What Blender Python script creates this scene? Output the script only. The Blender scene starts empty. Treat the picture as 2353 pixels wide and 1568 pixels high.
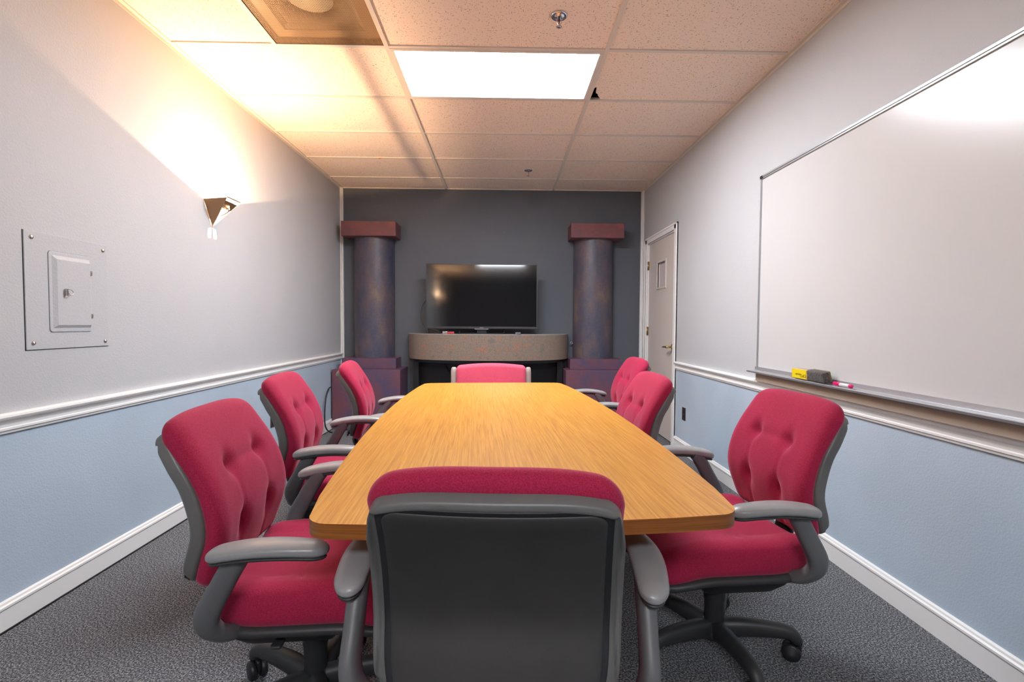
import bpy, math, random
from mathutils import Vector, Matrix
random.seed(7)
D = bpy.data
SC = bpy.context.scene
COL = SC.collection
PI = math.pi

# ------------------------------------------------------------------ room numbers
XL, XR, YB, YN = -1.829, 1.609, 5.6175, -5.9
ZC = 2.664
GX = -0.6447            # left main tee
GY = 2.758              # a cross tee
TW, TD = 1.2192, 0.6096

# ------------------------------------------------------------------ materials
def mat(name, color=(.8, .8, .8), rough=.5, metal=0.0, **kw):
    m = D.materials.new(name); m.use_nodes = True
    b = m.node_tree.nodes['Principled BSDF']
    b.inputs['Base Color'].default_value = (*color, 1)
    b.inputs['Roughness'].default_value = rough
    b.inputs['Metallic'].default_value = metal
    for k, v in kw.items():
        b.inputs[k.replace('_', ' ')].default_value = v
    return m

def nd(m, t, **kw):
    n = m.node_tree.nodes.new(t)
    for k, v in kw.items():
        setattr(n, k, v)
    return n

def lk(m, a, b):
    m.node_tree.links.new(a, b)

def coords(m, scale=(1, 1, 1), kind='Object', rot=(0, 0, 0)):
    tc = nd(m, 'ShaderNodeTexCoord'); mp = nd(m, 'ShaderNodeMapping')
    mp.inputs['Scale'].default_value = scale
    mp.inputs['Rotation'].default_value = rot
    lk(m, tc.outputs[kind], mp.inputs['Vector'])
    return mp.outputs['Vector']

def noise(m, vec, scale, detail=2, rough=.5):
    n = nd(m, 'ShaderNodeTexNoise'); n.inputs['Scale'].default_value = scale
    n.inputs['Detail'].default_value = detail; n.inputs['Roughness'].default_value = rough
    lk(m, vec, n.inputs['Vector']); return n.outputs['Fac']

def ramp(m, fac, stops):
    r = nd(m, 'ShaderNodeValToRGB'); e = r.color_ramp.elements
    while len(e) > 1:
        e.remove(e[0])
    e[0].position, e[0].color = stops[0][0], (*stops[0][1], 1)
    for p, c in stops[1:]:
        x = e.new(p); x.color = (*c, 1)
    lk(m, fac, r.inputs['Fac']); return r.outputs['Color']

def bump(m, fac, strength, dist):
    b = nd(m, 'ShaderNodeBump'); b.inputs['Strength'].default_value = strength
    b.inputs['Distance'].default_value = dist
    lk(m, fac, b.inputs['Height'])
    lk(m, b.outputs['Normal'], m.node_tree.nodes['Principled BSDF'].inputs['Normal'])

def base(m, col):
    lk(m, col, m.node_tree.nodes['Principled BSDF'].inputs['Base Color'])

def mixc(m, fac, a, b, mode='MIX'):
    n = nd(m, 'ShaderNodeMix', data_type='RGBA', blend_type=mode)
    for s, v in ((0, fac), (6, a), (7, b)):
        if hasattr(v, 'links') or hasattr(v, 'is_linked'):
            lk(m, v, n.inputs[s])
        else:
            n.inputs[s].default_value = v if s == 0 else (*v, 1)
    return n.outputs[2]

def s2l(r, g, b):
    f = lambda c: (c/255/12.92) if c/255 <= .04045 else ((c/255+.055)/1.055)**2.4
    return (f(r), f(g), f(b))

def wallpaint(name, c, amt=.03):
    m = mat(name, c, .62)
    v = coords(m, kind='Object')
    n = noise(m, v, 1.3, 3)
    c1 = tuple(x*(1-amt) for x in c); c2 = tuple(min(1, x*(1+amt)) for x in c)
    base(m, ramp(m, n, [(.3, c1), (.7, c2)]))
    bump(m, noise(m, v, 150, 2, .6), .35, .004)
    return m

M = {}
M['wall_up'] = wallpaint('pale grey wall paint', (.515, .525, .54))
M['wall_low'] = wallpaint('blue grey wall paint', (.465, .56, .66), .085)
M['wall_back'] = wallpaint('slate wall paint', (.100, .112, .134), .06)
M['white'] = mat('white trim paint', (.86, .85, .83), .38)
M['door'] = mat('cream door paint', (.64, .585, .54), .42)
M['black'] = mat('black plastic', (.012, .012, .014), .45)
M['dark_metal'] = mat('black steel', (.02, .02, .022), .4, .3)
M['chrome'] = mat('chrome', (.7, .7, .72), .18, 1)
M['brass'] = mat('brass', (.75, .55, .18), .2, 1)
M['old_brass'] = mat('aged brass', (.42, .30, .16), .35, 1)
M['alu'] = mat('brushed aluminium', (.50, .51, .53), .42, .7)
M['alu_dark'] = mat('shaded aluminium lip', (.30, .31, .33), .4, .8)
M['steel'] = mat('zinc screw', (.50, .48, .44), .3, 1)

# carpet
m = M['carpet'] = mat('charcoal carpet', (.05, .05, .055), .95)
v = coords(m)
n1 = noise(m, v, 175, 3, .8); n2 = noise(m, v, 14, 2)
c = ramp(m, n1, [(.38, (.016, .017, .02)), (.5, (.135, .14, .15)), (.61, (.55, .56, .575))])
base(m, mixc(m, n2, c, (.75, .76, .8), 'MULTIPLY'))
bump(m, n1, .9, .01)

# ceiling tile with fissures
m = M['tile'] = mat('fissured ceiling tile', (.72, .66, .60), .85)
v = coords(m)
nz = nd(m, 'ShaderNodeTexNoise'); nz.inputs['Scale'].default_value = 42; nz.inputs['Detail'].default_value = 1
lk(m, v, nz.inputs['Vector'])
def fiss(scale, thr, rot):
    vv = coords(m, scale=scale, rot=rot)
    add = nd(m, 'ShaderNodeVectorMath', operation='MULTIPLY_ADD')
    lk(m, nz.outputs['Color'], add.inputs[0]); add.inputs[1].default_value = (1.2, 1.2, 0); lk(m, vv, add.inputs[2])
    vo = nd(m, 'ShaderNodeTexVoronoi'); vo.inputs['Scale'].default_value = 1
    lk(m, add.outputs[0], vo.inputs['Vector'])
    return ramp(m, vo.outputs['Distance'], [(thr*.75, (0, 0, 0)), (thr, (1, 1, 1))])
f1 = fiss((105, 34, 1), .16, (0, 0, .5)); f2 = fiss((36, 100, 1), .16, (0, 0, .15)); f3 = fiss((95, 95, 1), .16, (0, 0, 0))
mn = mixc(m, 1.0, f1, f2, 'MULTIPLY'); mn = mixc(m, 1.0, mn, f3, 'MULTIPLY')
tcol = mixc(m, mn, (.34, .26, .19), (.95, .80, .67))
base(m, tcol); bump(m, mn, .5, .003)
M['grid'] = mat('off white ceiling grid', (.74, .68, .60), .5)
M['void'] = mat('dark plenum', (.03, .03, .035), .9)

# fabric
def fabric(name, dark, lite):
    m = mat(name, dark, .85)
    v = coords(m)
    n = noise(m, v, 420, 2, .7); n2 = noise(m, v, 9, 2)
    c = ramp(m, n, [(.3, dark), (.7, lite)])
    base(m, mixc(m, n2, c, (.82, .8, .84), 'MULTIPLY'))
    bump(m, n, .35, .002)
    b = m.node_tree.nodes['Principled BSDF']
    b.inputs['Sheen Weight'].default_value = .38
    b.inputs['Sheen Roughness'].default_value = .38
    b.inputs['Sheen Tint'].default_value = (1, .45, .55, 1)
    b.inputs['Specular IOR Level'].default_value = .25
    return m
M['fabric'] = fabric('crimson upholstery fabric', (.28, .008, .036), (.48, .022, .082))
M['fabric_pink'] = fabric('pinkish red upholstery fabric', (.62, .07, .13), (.85, .14, .22))
M['seam'] = mat('light seam thread', (.62, .42, .42), .8)

def plastic(name, c, rough, sp=.5):
    m = mat(name, c, rough)
    v = coords(m)
    n = noise(m, v, 330, 2, .6); n2 = noise(m, v, 6, 3)
    base(m, ramp(m, n2, [(.3, tuple(x*.85 for x in c)), (.7, tuple(x*1.12 for x in c))]))
    bump(m, n, .12, .001)
    m.node_tree.nodes['Principled BSDF'].inputs['Specular IOR Level'].default_value = sp
    return m
M['shell'] = plastic('grey moulded plastic', (.125, .122, .117), .40)
M['arm'] = plastic('satin grey armrest plastic', (.27, .27, .275), .36, .7)
M['post'] = plastic('mid grey arm post plastic', (.115, .117, .122), .40)
M['pan'] = plastic('charcoal plastic', (.030, .030, .031), .48)
M['panel_plastic'] = plastic('dark textured back panel plastic', (.034, .032, .031), .5)
M['endframe'] = plastic('light warm grey plastic', (.42, .37, .33), .35)

# oak laminate
def oak(name, a, b, c, sc, rot, rough=.3):
    m = mat(name, b, rough)
    vv = coords(m, scale=sc, rot=rot)
    w = nd(m, 'ShaderNodeTexNoise'); w.inputs['Scale'].default_value = 1.0; w.inputs['Detail'].default_value = 5
    w.inputs['Roughness'].default_value = .62; w.inputs['Distortion'].default_value = .35
    lk(m, vv, w.inputs['Vector'])
    col = ramp(m, w.outputs['Fac'], [(.30, a), (.48, b), (.62, c)])
    vb = coords(m, scale=(sc[0]*.22, sc[1]*.35, sc[2]*.22), rot=rot)
    w2 = noise(m, vb, 1.0, 2)
    cc = mixc(m, w2, col, (.86, .82, .76), 'MULTIPLY')
    base(m, cc)
    return m
M['oak'] = oak('honey oak laminate', (.46, .19, .025), (.60, .275, .035), (.70, .35, .06), (210, 4.5, 1), (0, 0, .03), .34)
M['oak_edge'] = oak('oak edge band', (.16, .045, .004), (.25, .078, .006), (.33, .115, .012), (3, 3, 120), (0, 0, 0), .4)

# columns: mottled blue purple paint
def mottled(name, stops, scale=5, sp=260, rough=.5, stretch=(1, 1, 1)):
    m = mat(name, stops[0][1], rough)
    v = coords(m, scale=stretch)
    n = noise(m, v, scale, 4, .65); s = noise(m, v, sp, 2, .7)
    c = ramp(m, n, stops)
    dots = ramp(m, s, [(.40, (.62, .62, .66)), (.52, (1, 1, 1)), (.66, (1.0, 1.0, 1.0))])
    base(m, mixc(m, 1.0, c, dots, 'MULTIPLY'))
    bump(m, s, .2, .002)
    return m
M['shaft'] = mottled('sponged blue and bronze column paint', [(.30, (.060, .062, .115)), (.45, (.085, .085, .125)), (.56, (.13, .10, .12)), (.68, (.19, .14, .11))], 4.2, 240, .42, (1, 1, .55))
M['plinth'] = mottled('sponged plum paint', [(.34, (.095, .075, .15)), (.5, (.16, .075, .12)), (.70, (.21, .07, .085))], 4, 320, .5)
M['capital'] = mottled('sponged maroon paint', [(.34, (.13, .055, .085)), (.5, (.20, .065, .07)), (.64, (.27, .075, .065))], 4, 320, .5)
M['granite'] = mottled('speckled pink granite laminate', [(.30, (.20, .175, .145)), (.44, (.29, .21, .155)), (.54, (.24, .205, .17)), (.68, (.40, .185, .105))], 11, 190, .45)
M['shelf_top'] = mat('pale shelf top laminate', (.36, .33, .31), .4)

# screen
M['screen'] = mat('tv glass', (.006, .006, .007), .07)
M['screen'].node_tree.nodes['Principled BSDF'].inputs['IOR'].default_value = 2.0
M['tvframe'] = mat('dark grey tv bezel', (.06, .06, .065), .35, .4)
M['silver'] = mat('silver strip', (.6, .6, .62), .3, .8)
m = M['board'] = mat('white enamel board', (.80, .785, .765), .24)
v = coords(m); n = noise(m, v, 5, 5, .6)
base(m, ramp(m, n, [(.2, (.60, .60, .60)), (.8, (.615, .615, .613))]))
M['tan'] = mat('batten paint with tray shade', (.42, .34, .27), .6)  # whitish batten; tray shadow and warm bounce are mixed into this beige
M['yellow'] = mat('yellow eraser label', (.85, .66, .01), .45)
M['eraser_wood'] = mat('pale eraser wood', (.62, .42, .17), .6)
m = M['felt'] = mat('dark grey eraser felt', (.07, .065, .065), .95)
v = coords(m); n = noise(m, v, 420, 3, .7)
base(m, ramp(m, n, [(.4, (.03, .028, .028)), (.68, (.30, .28, .27))])); bump(m, n, .8, .004)
M['felt_tan'] = mat('olive felt', (.22, .18, .10), .95)
M['ink'] = mat('olive label print', (.22, .15, .005), .6)
M['pink'] = mat('magenta marker cap', (.75, .01, .17), .35)
M['barrel'] = mat('white marker barrel', (.8, .79, .8), .35)
M['orange'] = mat('orange clip', (.75, .20, .02), .5)
M['red'] = mat('red plastic', (.45, .04, .05), .4)
M['redglass'] = mat('dark red sprinkler bulb', (.12, .01, .015), .15)
M['brown'] = mat('dark brown outlet plate', (.035, .022, .018), .4)
M['grey'] = mat('grey plastic', (.16, .16, .18), .4)
M['pane'] = mat('frosted pink grey glass', (.58, .52, .54), .3)
M['sconce'] = mat('bronze sheet metal', (.30, .18, .10), .32, .75)
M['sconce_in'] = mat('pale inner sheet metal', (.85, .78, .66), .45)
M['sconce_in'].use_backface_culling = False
M['panelpaint'] = wallpaint('painted steel panel', (.50, .512, .53), .015)
M['duct'] = mat('galvanised duct', (.66, .46, .25), .5)
M['duct_light'] = mat('pale duct plate', (.90, .78, .55), .55)

def emit(name, col, st):
    m = D.materials.new(name); m.use_nodes = True
    nt = m.node_tree; nt.nodes.remove(nt.nodes['Principled BSDF'])
    e = nt.nodes.new('ShaderNodeEmission'); e.inputs['Color'].default_value = (*col, 1); e.inputs['Strength'].default_value = st
    nt.links.new(e.outputs[0], nt.nodes['Material Output'].inputs['Surface'])
    return m
M['lens'] = emit('lit prismatic diffuser', (.88, .93, 1.0), 25.0)
M['bulb'] = emit('lit halogen bulb', (1.0, .66, .34), 25)

# perforated sheet
m = M['perf'] = mat('perforated tan steel', (.34, .22, .11), .5, .2)
nt = m.node_tree
tc = nd(m, 'ShaderNodeTexCoord'); sep = nd(m, 'ShaderNodeSeparateXYZ'); lk(m, tc.outputs['Object'], sep.inputs[0])
def wavef(out):
    a = nd(m, 'ShaderNodeMath', operation='MULTIPLY'); a.inputs[1].default_value = 2*PI/.0078; lk(m, out, a.inputs[0])
    s = nd(m, 'ShaderNodeMath', operation='COSINE'); lk(m, a.outputs[0], s.inputs[0]); return s.outputs[0]
su = nd(m, 'ShaderNodeMath', operation='ADD'); lk(m, wavef(sep.outputs[0]), su.inputs[0]); lk(m, wavef(sep.outputs[1]), su.inputs[1])
gt = nd(m, 'ShaderNodeMath', operation='GREATER_THAN'); gt.inputs[1].default_value = -.25; lk(m, su.outputs[0], gt.inputs[0])
tr = nd(m, 'ShaderNodeBsdfTransparent'); mx = nd(m, 'ShaderNodeMixShader')
lk(m, gt.outputs[0], mx.inputs[0]); lk(m, nt.nodes['Principled BSDF'].outputs[0], mx.inputs[1]); lk(m, tr.outputs[0], mx.inputs[2])
lk(m, mx.outputs[0], nt.nodes['Material Output'].inputs['Surface'])

# ------------------------------------------------------------------ mesh helpers
class MB:
    def __init__(s):
        s.v = []; s.f = []; s.m = []; s.sm = []
    def add(s, vs, fs, mi=0, smooth=False, tf=None):
        o = len(s.v)
        if tf is not None:
            vs = [tuple(tf @ Vector(p)) for p in vs]
        s.v += [tuple(p) for p in vs]
        for f in fs:
            s.f.append([i+o for i in f]); s.m.append(mi); s.sm.append(smooth)
        return s
    def box(s, a, b, mi=0, tf=None):
        x0, y0, z0 = a; x1, y1, z1 = b
        if x0 > x1: x0, x1 = x1, x0
        if y0 > y1: y0, y1 = y1, y0
        if z0 > z1: z0, z1 = z1, z0
        vs = [(x0,y0,z0),(x1,y0,z0),(x1,y1,z0),(x0,y1,z0),(x0,y0,z1),(x1,y0,z1),(x1,y1,z1),(x0,y1,z1)]
        fs = [(0,3,2,1),(4,5,6,7),(0,1,5,4),(1,2,6,5),(2,3,7,6),(3,0,4,7)]
        return s.add(vs, fs, mi, False, tf)
    def prism(s, outline, z0, z1, mi=0, side=None, smooth_side=False, tf=None):
        n = len(outline)
        vs = [(x, y, z0) for x, y in outline] + [(x, y, z1) for x, y in outline]
        s.add(vs, [tuple(range(n-1, -1, -1)), tuple(range(n, 2*n))], mi, False, tf)
        s.add(vs, [(i, (i+1) % n, (i+1) % n+n, i+n) for i in range(n)], mi if side is None else side, smooth_side, tf)
        return s
    def lathe(s, prof, seg=24, mi=0, tf=None, smooth=True):
        vs = []; fs = []
        for r, z in prof:
            for k in range(seg):
                a = 2*PI*k/seg; vs.append((r*math.cos(a), r*math.sin(a), z))
        for i in range(len(prof)-1):
            for k in range(seg):
                a = i*seg+k; b = i*seg+(k+1) % seg
                fs.append((a, b, b+seg, a+seg))
        s.add(vs, fs, mi, smooth, tf)
        o = len(s.v)-len(vs)
        s.f.append([o+k for k in range(seg-1, -1, -1)]); s.m.append(mi); s.sm.append(False)
        e = o+(len(prof)-1)*seg
        s.f.append([e+k for k in range(seg)]); s.m.append(mi); s.sm.append(False)
        return s
    def sweep(s, pts, radii, seg=12, mi=0, up=(0, 0, 1), tf=None, sub=6, power=2.0):
        """tube through pts; radii: (side, up) per point; catmull smoothed"""
        P = [Vector(p) for p in pts]; R = [r if isinstance(r, tuple) else (r, r) for r in radii]
        pp = []; rr = []
        for i in range(len(P)-1):
            p0 = P[max(i-1, 0)]; p1 = P[i]; p2 = P[i+1]; p3 = P[min(i+2, len(P)-1)]
            for k in range(sub):
                t = k/sub
                pp.append(.5*((2*p1)+(-p0+p2)*t+(2*p0-5*p1+4*p2-p3)*t*t+(-p0+3*p1-3*p2+p3)*t**3))
                rr.append((R[i][0]*(1-t)+R[i+1][0]*t, R[i][1]*(1-t)+R[i+1][1]*t))
        pp.append(P[-1]); rr.append(R[-1])
        vs = []; fs = []; n = len(pp); up = Vector(up)
        for i, p in enumerate(pp):
            d = (pp[min(i+1, n-1)]-pp[max(i-1, 0)]).normalized()
            sd = d.cross(up)
            if sd.length < 1e-4: sd = d.cross(Vector((1, 0, 0)))
            sd.normalize(); u = sd.cross(d).normalized()
            for k in range(seg):
                a = 2*PI*k/seg; ca, sa = math.cos(a), math.sin(a)
                ca = math.copysign(abs(ca)**(2/power), ca); sa = math.copysign(abs(sa)**(2/power), sa)
                vs.append(tuple(p+sd*(ca*rr[i][0])+u*(sa*rr[i][1])))
        for i in range(n-1):
            for k in range(seg):
                a = i*seg+k; b = i*seg+(k+1) % seg
                fs.append((a, b, b+seg, a+seg))
        fs.append(tuple(range(seg-1, -1, -1))); fs.append(tuple((n-1)*seg+k for k in range(seg)))
        return s.add(vs, fs, mi, True, tf)
    def rbox(s, h, r, nf=(2, 2, 2), ns=3, mi=0, fn=None, tf=None, mfn=None):
        """rounded box, half sizes h, radii r, deformed by fn"""
        def axis(i):
            a = []
            for k in range(ns): a.append(('n', 1-k/ns))
            flat = h[i]-r[i]
            L = []
            for k in range(ns):
                L.append(-flat - r[i]*math.tan((1-k/ns)*PI/4))
            for k in range(nf[i]+1):
                L.append(-flat + 2*flat*k/nf[i])
            for k in range(ns):
                L.append(flat + r[i]*math.tan(((k+1)/ns)*PI/4))
            return L
        A = [axis(i) for i in range(3)]
        idx = {}; vs = []; fs = []
        def vert(key):
            if key in idx: return idx[key]
            p = [A[i][key[i]] for i in range(3)]
            c = [max(-(h[i]-r[i]), min(h[i]-r[i], p[i])) for i in range(3)]
            d = [(p[i]-c[i])/r[i] for i in range(3)]
            l = math.sqrt(sum(x*x for x in d)) or 1
            q = tuple(c[i]+d[i]/l*r[i] for i in range(3))
            if fn: q = fn(*q)
            idx[key] = len(vs); vs.append(q); return idx[key]
        for ax in range(3):
            u, w = (ax+1) % 3, (ax+2) % 3
            for side in (0, 1):
                e = 0 if side == 0 else len(A[ax])-1
                for i in range(len(A[u])-1):
                    for j in range(len(A[w])-1):
                        q = []
                        for di, dj in ((0, 0), (1, 0), (1, 1), (0, 1)):
                            k = [0, 0, 0]; k[ax] = e; k[u] = i+di; k[w] = j+dj
                            q.append(vert(tuple(k)))
                        fs.append(tuple(q if side else q[::-1]))
        return s.add(vs, fs, mi, True, tf)
    def build(s, name, mats, parent=None, loc=None, kind=None):
        me = D.meshes.new(name); me.from_pydata(s.v, [], s.f)
        if not isinstance(mats, (list, tuple)): mats = [mats]
        for m_ in mats: me.materials.append(m_)
        me.polygons.foreach_set('material_index', s.m)
        me.polygons.foreach_set('use_smooth', s.sm)
        me.update()
        o = D.objects.new(name, me); COL.objects.link(o)
        if parent: o.parent = parent
        if loc: o.location = loc
        if kind: o['kind'] = kind
        return o

def tag(o, label, cat, group=None):
    o['label'] = label; o['category'] = cat
    if group: o['group'] = group
    return o
def thing(name, label, cat, loc=(0, 0, 0), rz=0, group=None):
    o = D.objects.new(name, None); COL.objects.link(o)
    o.empty_display_size = .05
    o.location = loc; o.rotation_euler = (0, 0, rz)
    return tag(o, label, cat, group)
def bevel(o, w=.003, n=2):
    b = o.modifiers.new('bevel', 'BEVEL'); b.width = w; b.segments = n; b.limit_method = 'ANGLE'; b.angle_limit = math.radians(40)
    return o

# ------------------------------------------------------------------ shell of the room
MB().box((XL-.15, YN-.15, -.1), (XR+.15, YB+.15, 0)).build('floor', M['carpet'], kind='structure')

RT, RB = .800, .726   # chair rail top / bottom
b = MB(); b.box((XL-.1, YN, 0), (XL, YB, .76), 0); b.box((XL-.1, YN, .76), (XL, YB, ZC+.1), 1)
b.build('wall_left', [M['wall_low'], M['wall_up']], kind='structure')
DY0, DY1, DZ = 4.535, 5.395, 2.025   # door opening
b = MB()
b.box((XR, YN, 0), (XR+.1, DY0, .76), 0); b.box((XR, YN, .76), (XR+.1, DY0, DZ), 1)
b.box((XR, DY1, 0), (XR+.1, YB, DZ), 1); b.box((XR, YN, DZ), (XR+.1, YB, ZC+.1), 1)
b.build('wall_right', [M['wall_low'], M['wall_up']], kind='structure')
MB().box((XL-.1, YB, 0), (XR+.1, YB+.1, ZC+.1)).build('wall_back', M['wall_back'], kind='structure')
b = MB(); b.box((XL-.1, YN-.1, 0), (XR+.1, YN, ZC+.1)); b.build('wall_front', M['wall_back'], kind='structure')

def extrude_y(prof, y0, y1, sign, x0):
    """profile points (out, z) swept along y"""
    b = MB(); n = len(prof)
    vs = [(x0+sign*o, y0, z) for o, z in prof] + [(x0+sign*o, y1, z) for o, z in prof]
    fs = [(i, (i+1) % n, (i+1) % n+n, i+n) for i in range(n)] + [tuple(range(n)), tuple(range(2*n-1, n-1, -1))]
    if sign < 0: fs = [f[::-1] for f in fs]
    return b.add(vs, [f[::-1] for f in fs])
basep = [(-.002, 0), (.014, 0), (.014, .082), (.018, .086), (.018, .094), (.012, .099), (.010, .106), (.004, .110), (-.002, .110)]
railp = [(-.002, RB), (.008, RB), (.010, RB+.010), (.014, RB+.012), (.014, RB+.020), (.010, RB+.023), (.011, RB+.034), (.016, RB+.046), (.026, RB+.054), (.030, RB+.062), (.028, RB+.070), (.022, RT), (-.002, RT)]
extrude_y(basep, YN, YB-.03, 1, XL).build('baseboard_left', M['white'], kind='structure')
extrude_y(basep, YN, DY0-.078, -1, XR).build('baseboard_right', M['white'], kind='structure')
extrude_y(railp, YN, YB-.06, 1, XL).build('trim_1', M['white'], kind='structure')
extrude_y(railp, YN, DY0-.078, -1, XR).build('trim_2', M['white'], kind='structure')
# black strip standing in for the shade between baseboard and carpet, left
MB().box((XL, YN, 0), (XL+.019, YB-.03, .006)).build('gap_shade_strip', M['black'], kind='structure')
# corner strips
b = MB(); b.box((XL, YB-.055, 0), (XL+.012, YB, ZC)); b.box((XL+.012, YB-.03, 0), (XL+.024, YB, ZC)); b.build('trim_4', M['white'], kind='structure')
b = MB(); b.box((XR-.012, YB-.055, 0), (XR, YB, ZC)); b.box((XR-.024, YB-.03, 0), (XR-.012, YB, ZC)); b.build('trim_5', M['white'], kind='structure')
b = MB(); b.box((XL+.025, YB-.014, 0), (XR-.025, YB, .1)); b.build('baseboard_back', M['white'], kind='structure')

# ------------------------------------------------------------------ ceiling
ceil = MB()
rows = [GY+TD*k for k in range(-15, 6)]
xs = [XL, GX, GX+TW, XR]
VX0 = GX-TD
g = .0
for j in range(len(rows)-1):
    y0, y1 = max(rows[j], YN), min(rows[j+1], YB)
    for i in range(3):
        x0, x1 = xs[i], xs[i+1]
        k = j-15
        if i == 1 and k in (0, -8): continue           # light fittings
        if i == 0 and k == -1:
            ceil.box((x0, y0, ZC+.004), (VX0, y1, ZC+.02)); continue   # diffuser beside it
        if i == 2 and k == 0:                            # chipped tile
            out = [(x0+.012, y0), (x1, y0), (x1, y1), (x0+.082, y1), (x0+.075, y1-.035), (x0+.058, y1-.06), (x0+.052, y1-.085), (x0+.036, y1-.10), (x0+.033, y1-.155), (x0+.024, y1-.18), (x0+.012, y1-.16)]
            ceil.prism(out, ZC+.004, ZC+.02); continue
        ceil.box((x0, y0, ZC+.004), (x1, y1, ZC+.02))
ceil.build('ceiling', M['tile'], kind='structure')
MB().box((XL-.1, YN-.1, ZC+.30), (XR+.1, YB+.1, ZC+.36)).build('ceiling_deck', M['void'], kind='structure')
b = MB(); w = .012
for x in (GX, GX+TW): b.box((x-w, YN, ZC-.004), (x+w, YB, ZC+.004))
for y in rows:
    if y < YB: b.box((XL, y-w, ZC-.003), (XR, y+w, ZC+.004))
b.box((VX0-w, GY-TD, ZC-.0035), (VX0+w, GY, ZC+.004))
b.box((XL, YN, ZC-.004), (XL+.022, YB, ZC+.004)); b.box((XR-.022, YN, ZC-.004), (XR, YB, ZC+.004))
b.box((XL, YB-.02, ZC-.004), (XR, YB, ZC+.004))
b.box((XL, YN, ZC-.02), (XL+.002, YB, ZC)); b.box((XR-.002, YN, ZC-.02), (XR, YB, ZC))
b.build('trim_6', M['grid'], kind='structure')

def ceiling_light(y0, label):
    t = thing('ceiling_light', label, 'light', (GX+TW/2, y0+TD/2, ZC))
    hx, hy = TW/2-w, TD/2-w
    f = MB(); fw = .022
    for (a, c) in (((-hx, -hy), (hx, -hy+fw)), ((-hx, hy-fw), (hx, hy)), ((-hx, -hy+fw), (-hx+fw, hy-fw)), ((hx-fw, -hy+fw), (hx, hy-fw))):
        f.box((a[0], a[1], -.006), (c[0], c[1], .012))
    bevel(f.build('frame', M['grid'], t), .002)
    MB().box((-hx, -hy, .0125), (hx, hy, .07)).build('housing', M['white'], t)
    MB().box((-hx+fw*.8, -hy+fw*.8, 0), (hx-fw*.8, hy-fw*.8, .006)).build('diffuser', M['lens'], t)
    return t
ceiling_light(GY, 'white rectangular lit panel in the ceiling grid above the table')
ceiling_light(GY-8*TD, 'white rectangular lit ceiling panel behind the viewer, mirrored in the television')

# perforated air diffuser
t = thing('air_diffuser', 'square perforated tan air diffuser in the ceiling beside a fissured tile', 'vent', (GX-TD/2, GY-TD/2, ZC))
hh = TD/2-w
MB().box((-hh, -hh, .001), (hh, hh, .0018)).build('perforated_face', M['perf'], t)
b = MB()
# pan with square dish and round neck
def ring(b, n0, r0, z0, n1, r1, z1, mi=0):
    pass
o4 = [(-hh, -hh), (hh, -hh), (hh, hh), (-hh, hh)]
i4 = [(-.215, -.215), (.215, -.215), (.215, .215), (-.215, .215)]
vs = [(x, y, .03) for x, y in o4]+[(x, y, .03) for x, y in i4]+[(x*.86, y*.86, .05) for x, y in i4]
fs = [(i, (i+1) % 4, (i+1) % 4+4, i+4) for i in range(4)]+[(i+4, (i+1) % 4+4, (i+1) % 4+8, i+8) for i in range(4)]
b.add(vs, fs)
b.add([(x, y, .002) for x, y in o4]+[(x, y, .03) for x, y in o4], [(i, (i+1) % 4, (i+1) % 4+4, i+4) for i in range(4)])
N = 32
sq = []
for k in range(N):
    a = 2*PI*k/N; c_, s_ = math.cos(a), math.sin(a); q = .185/max(abs(c_), abs(s_)); sq.append((q*c_, q*s_))
vs = [(x, y, .05) for x, y in sq]+[(.135*math.cos(2*PI*k/N), .135*math.sin(2*PI*k/N), .085) for k in range(N)]+[(.135*math.cos(2*PI*k/N), .135*math.sin(2*PI*k/N), .28) for k in range(N)]
fs = [(k, (k+1) % N, (k+1) % N+N, k+N) for k in range(N)]+[(k+N, (k+1) % N+N, (k+1) % N+2*N, k+2*N) for k in range(N)]
b.add(vs, fs, 0, True)
b.build('duct_neck', M['duct'], t)
MB().lathe([(.112, .058), (.112, .062)], 40).build('round_plate', M['duct_light'], t)

def sprinkler(x, y, label, rz=0):
    t = thing('fire_sprinkler', label, 'sprinkler', (x, y, ZC+.004), rz)
    MB().lathe([(.0, -.001), (.040, -.001), (.042, -.004), (.036, -.009), (.030, -.007), (.024, -.006), (.022, -.012), (.010, -.013), (.0, -.013)], 32).build('escutcheon', M['chrome'], t)
    b = MB()
    for sx in (-1, 1):
        b.sweep([(sx*.007, 0, -.012), (sx*.012, 0, -.022), (sx*.011, 0, -.036), (sx*.002, 0, -.05)], [.0022]*4, 8)
    b.lathe([(.0, -.048), (.004, -.048), (.004, -.056), (.0, -.056)], 12)
    b.build('frame_arm', M['chrome'], t)
    MB().lathe([(.0, -.013), (.003, -.015), (.0035, -.03), (.002, -.044), (0, -.046)], 12).build('glass_bulb', M['redglass'], t)
    b = MB()
    b.lathe([(.0, -.056), (.010, -.056), (.010, -.0572), (0, -.0572)], 24)
    for k in range(12):
        a = 2*PI*k/12
        b.box((.009, -.0016, -.0575), (.0155, .0016, -.0560), tf=Matrix.Rotation(a, 4, 'Z'))
    b.build('deflector', M['chrome'], t)
sprinkler(.274, 2.464, 'chrome fire sprinkler nearest the viewer, in the tile before the lit panel', .4)
sprinkler(.252, 4.903, 'small chrome fire sprinkler farthest away, near the slate end wall', .2)
b = MB(); b.rbox((.014, .005, .004), (.004, .004, .0035), (1, 1, 1), 2)
tag(b.build('grid_clip', M['orange'], loc=(-1.139, 4.573, ZC-.008)), 'tiny orange clip on the ceiling grid', 'clip')

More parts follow.
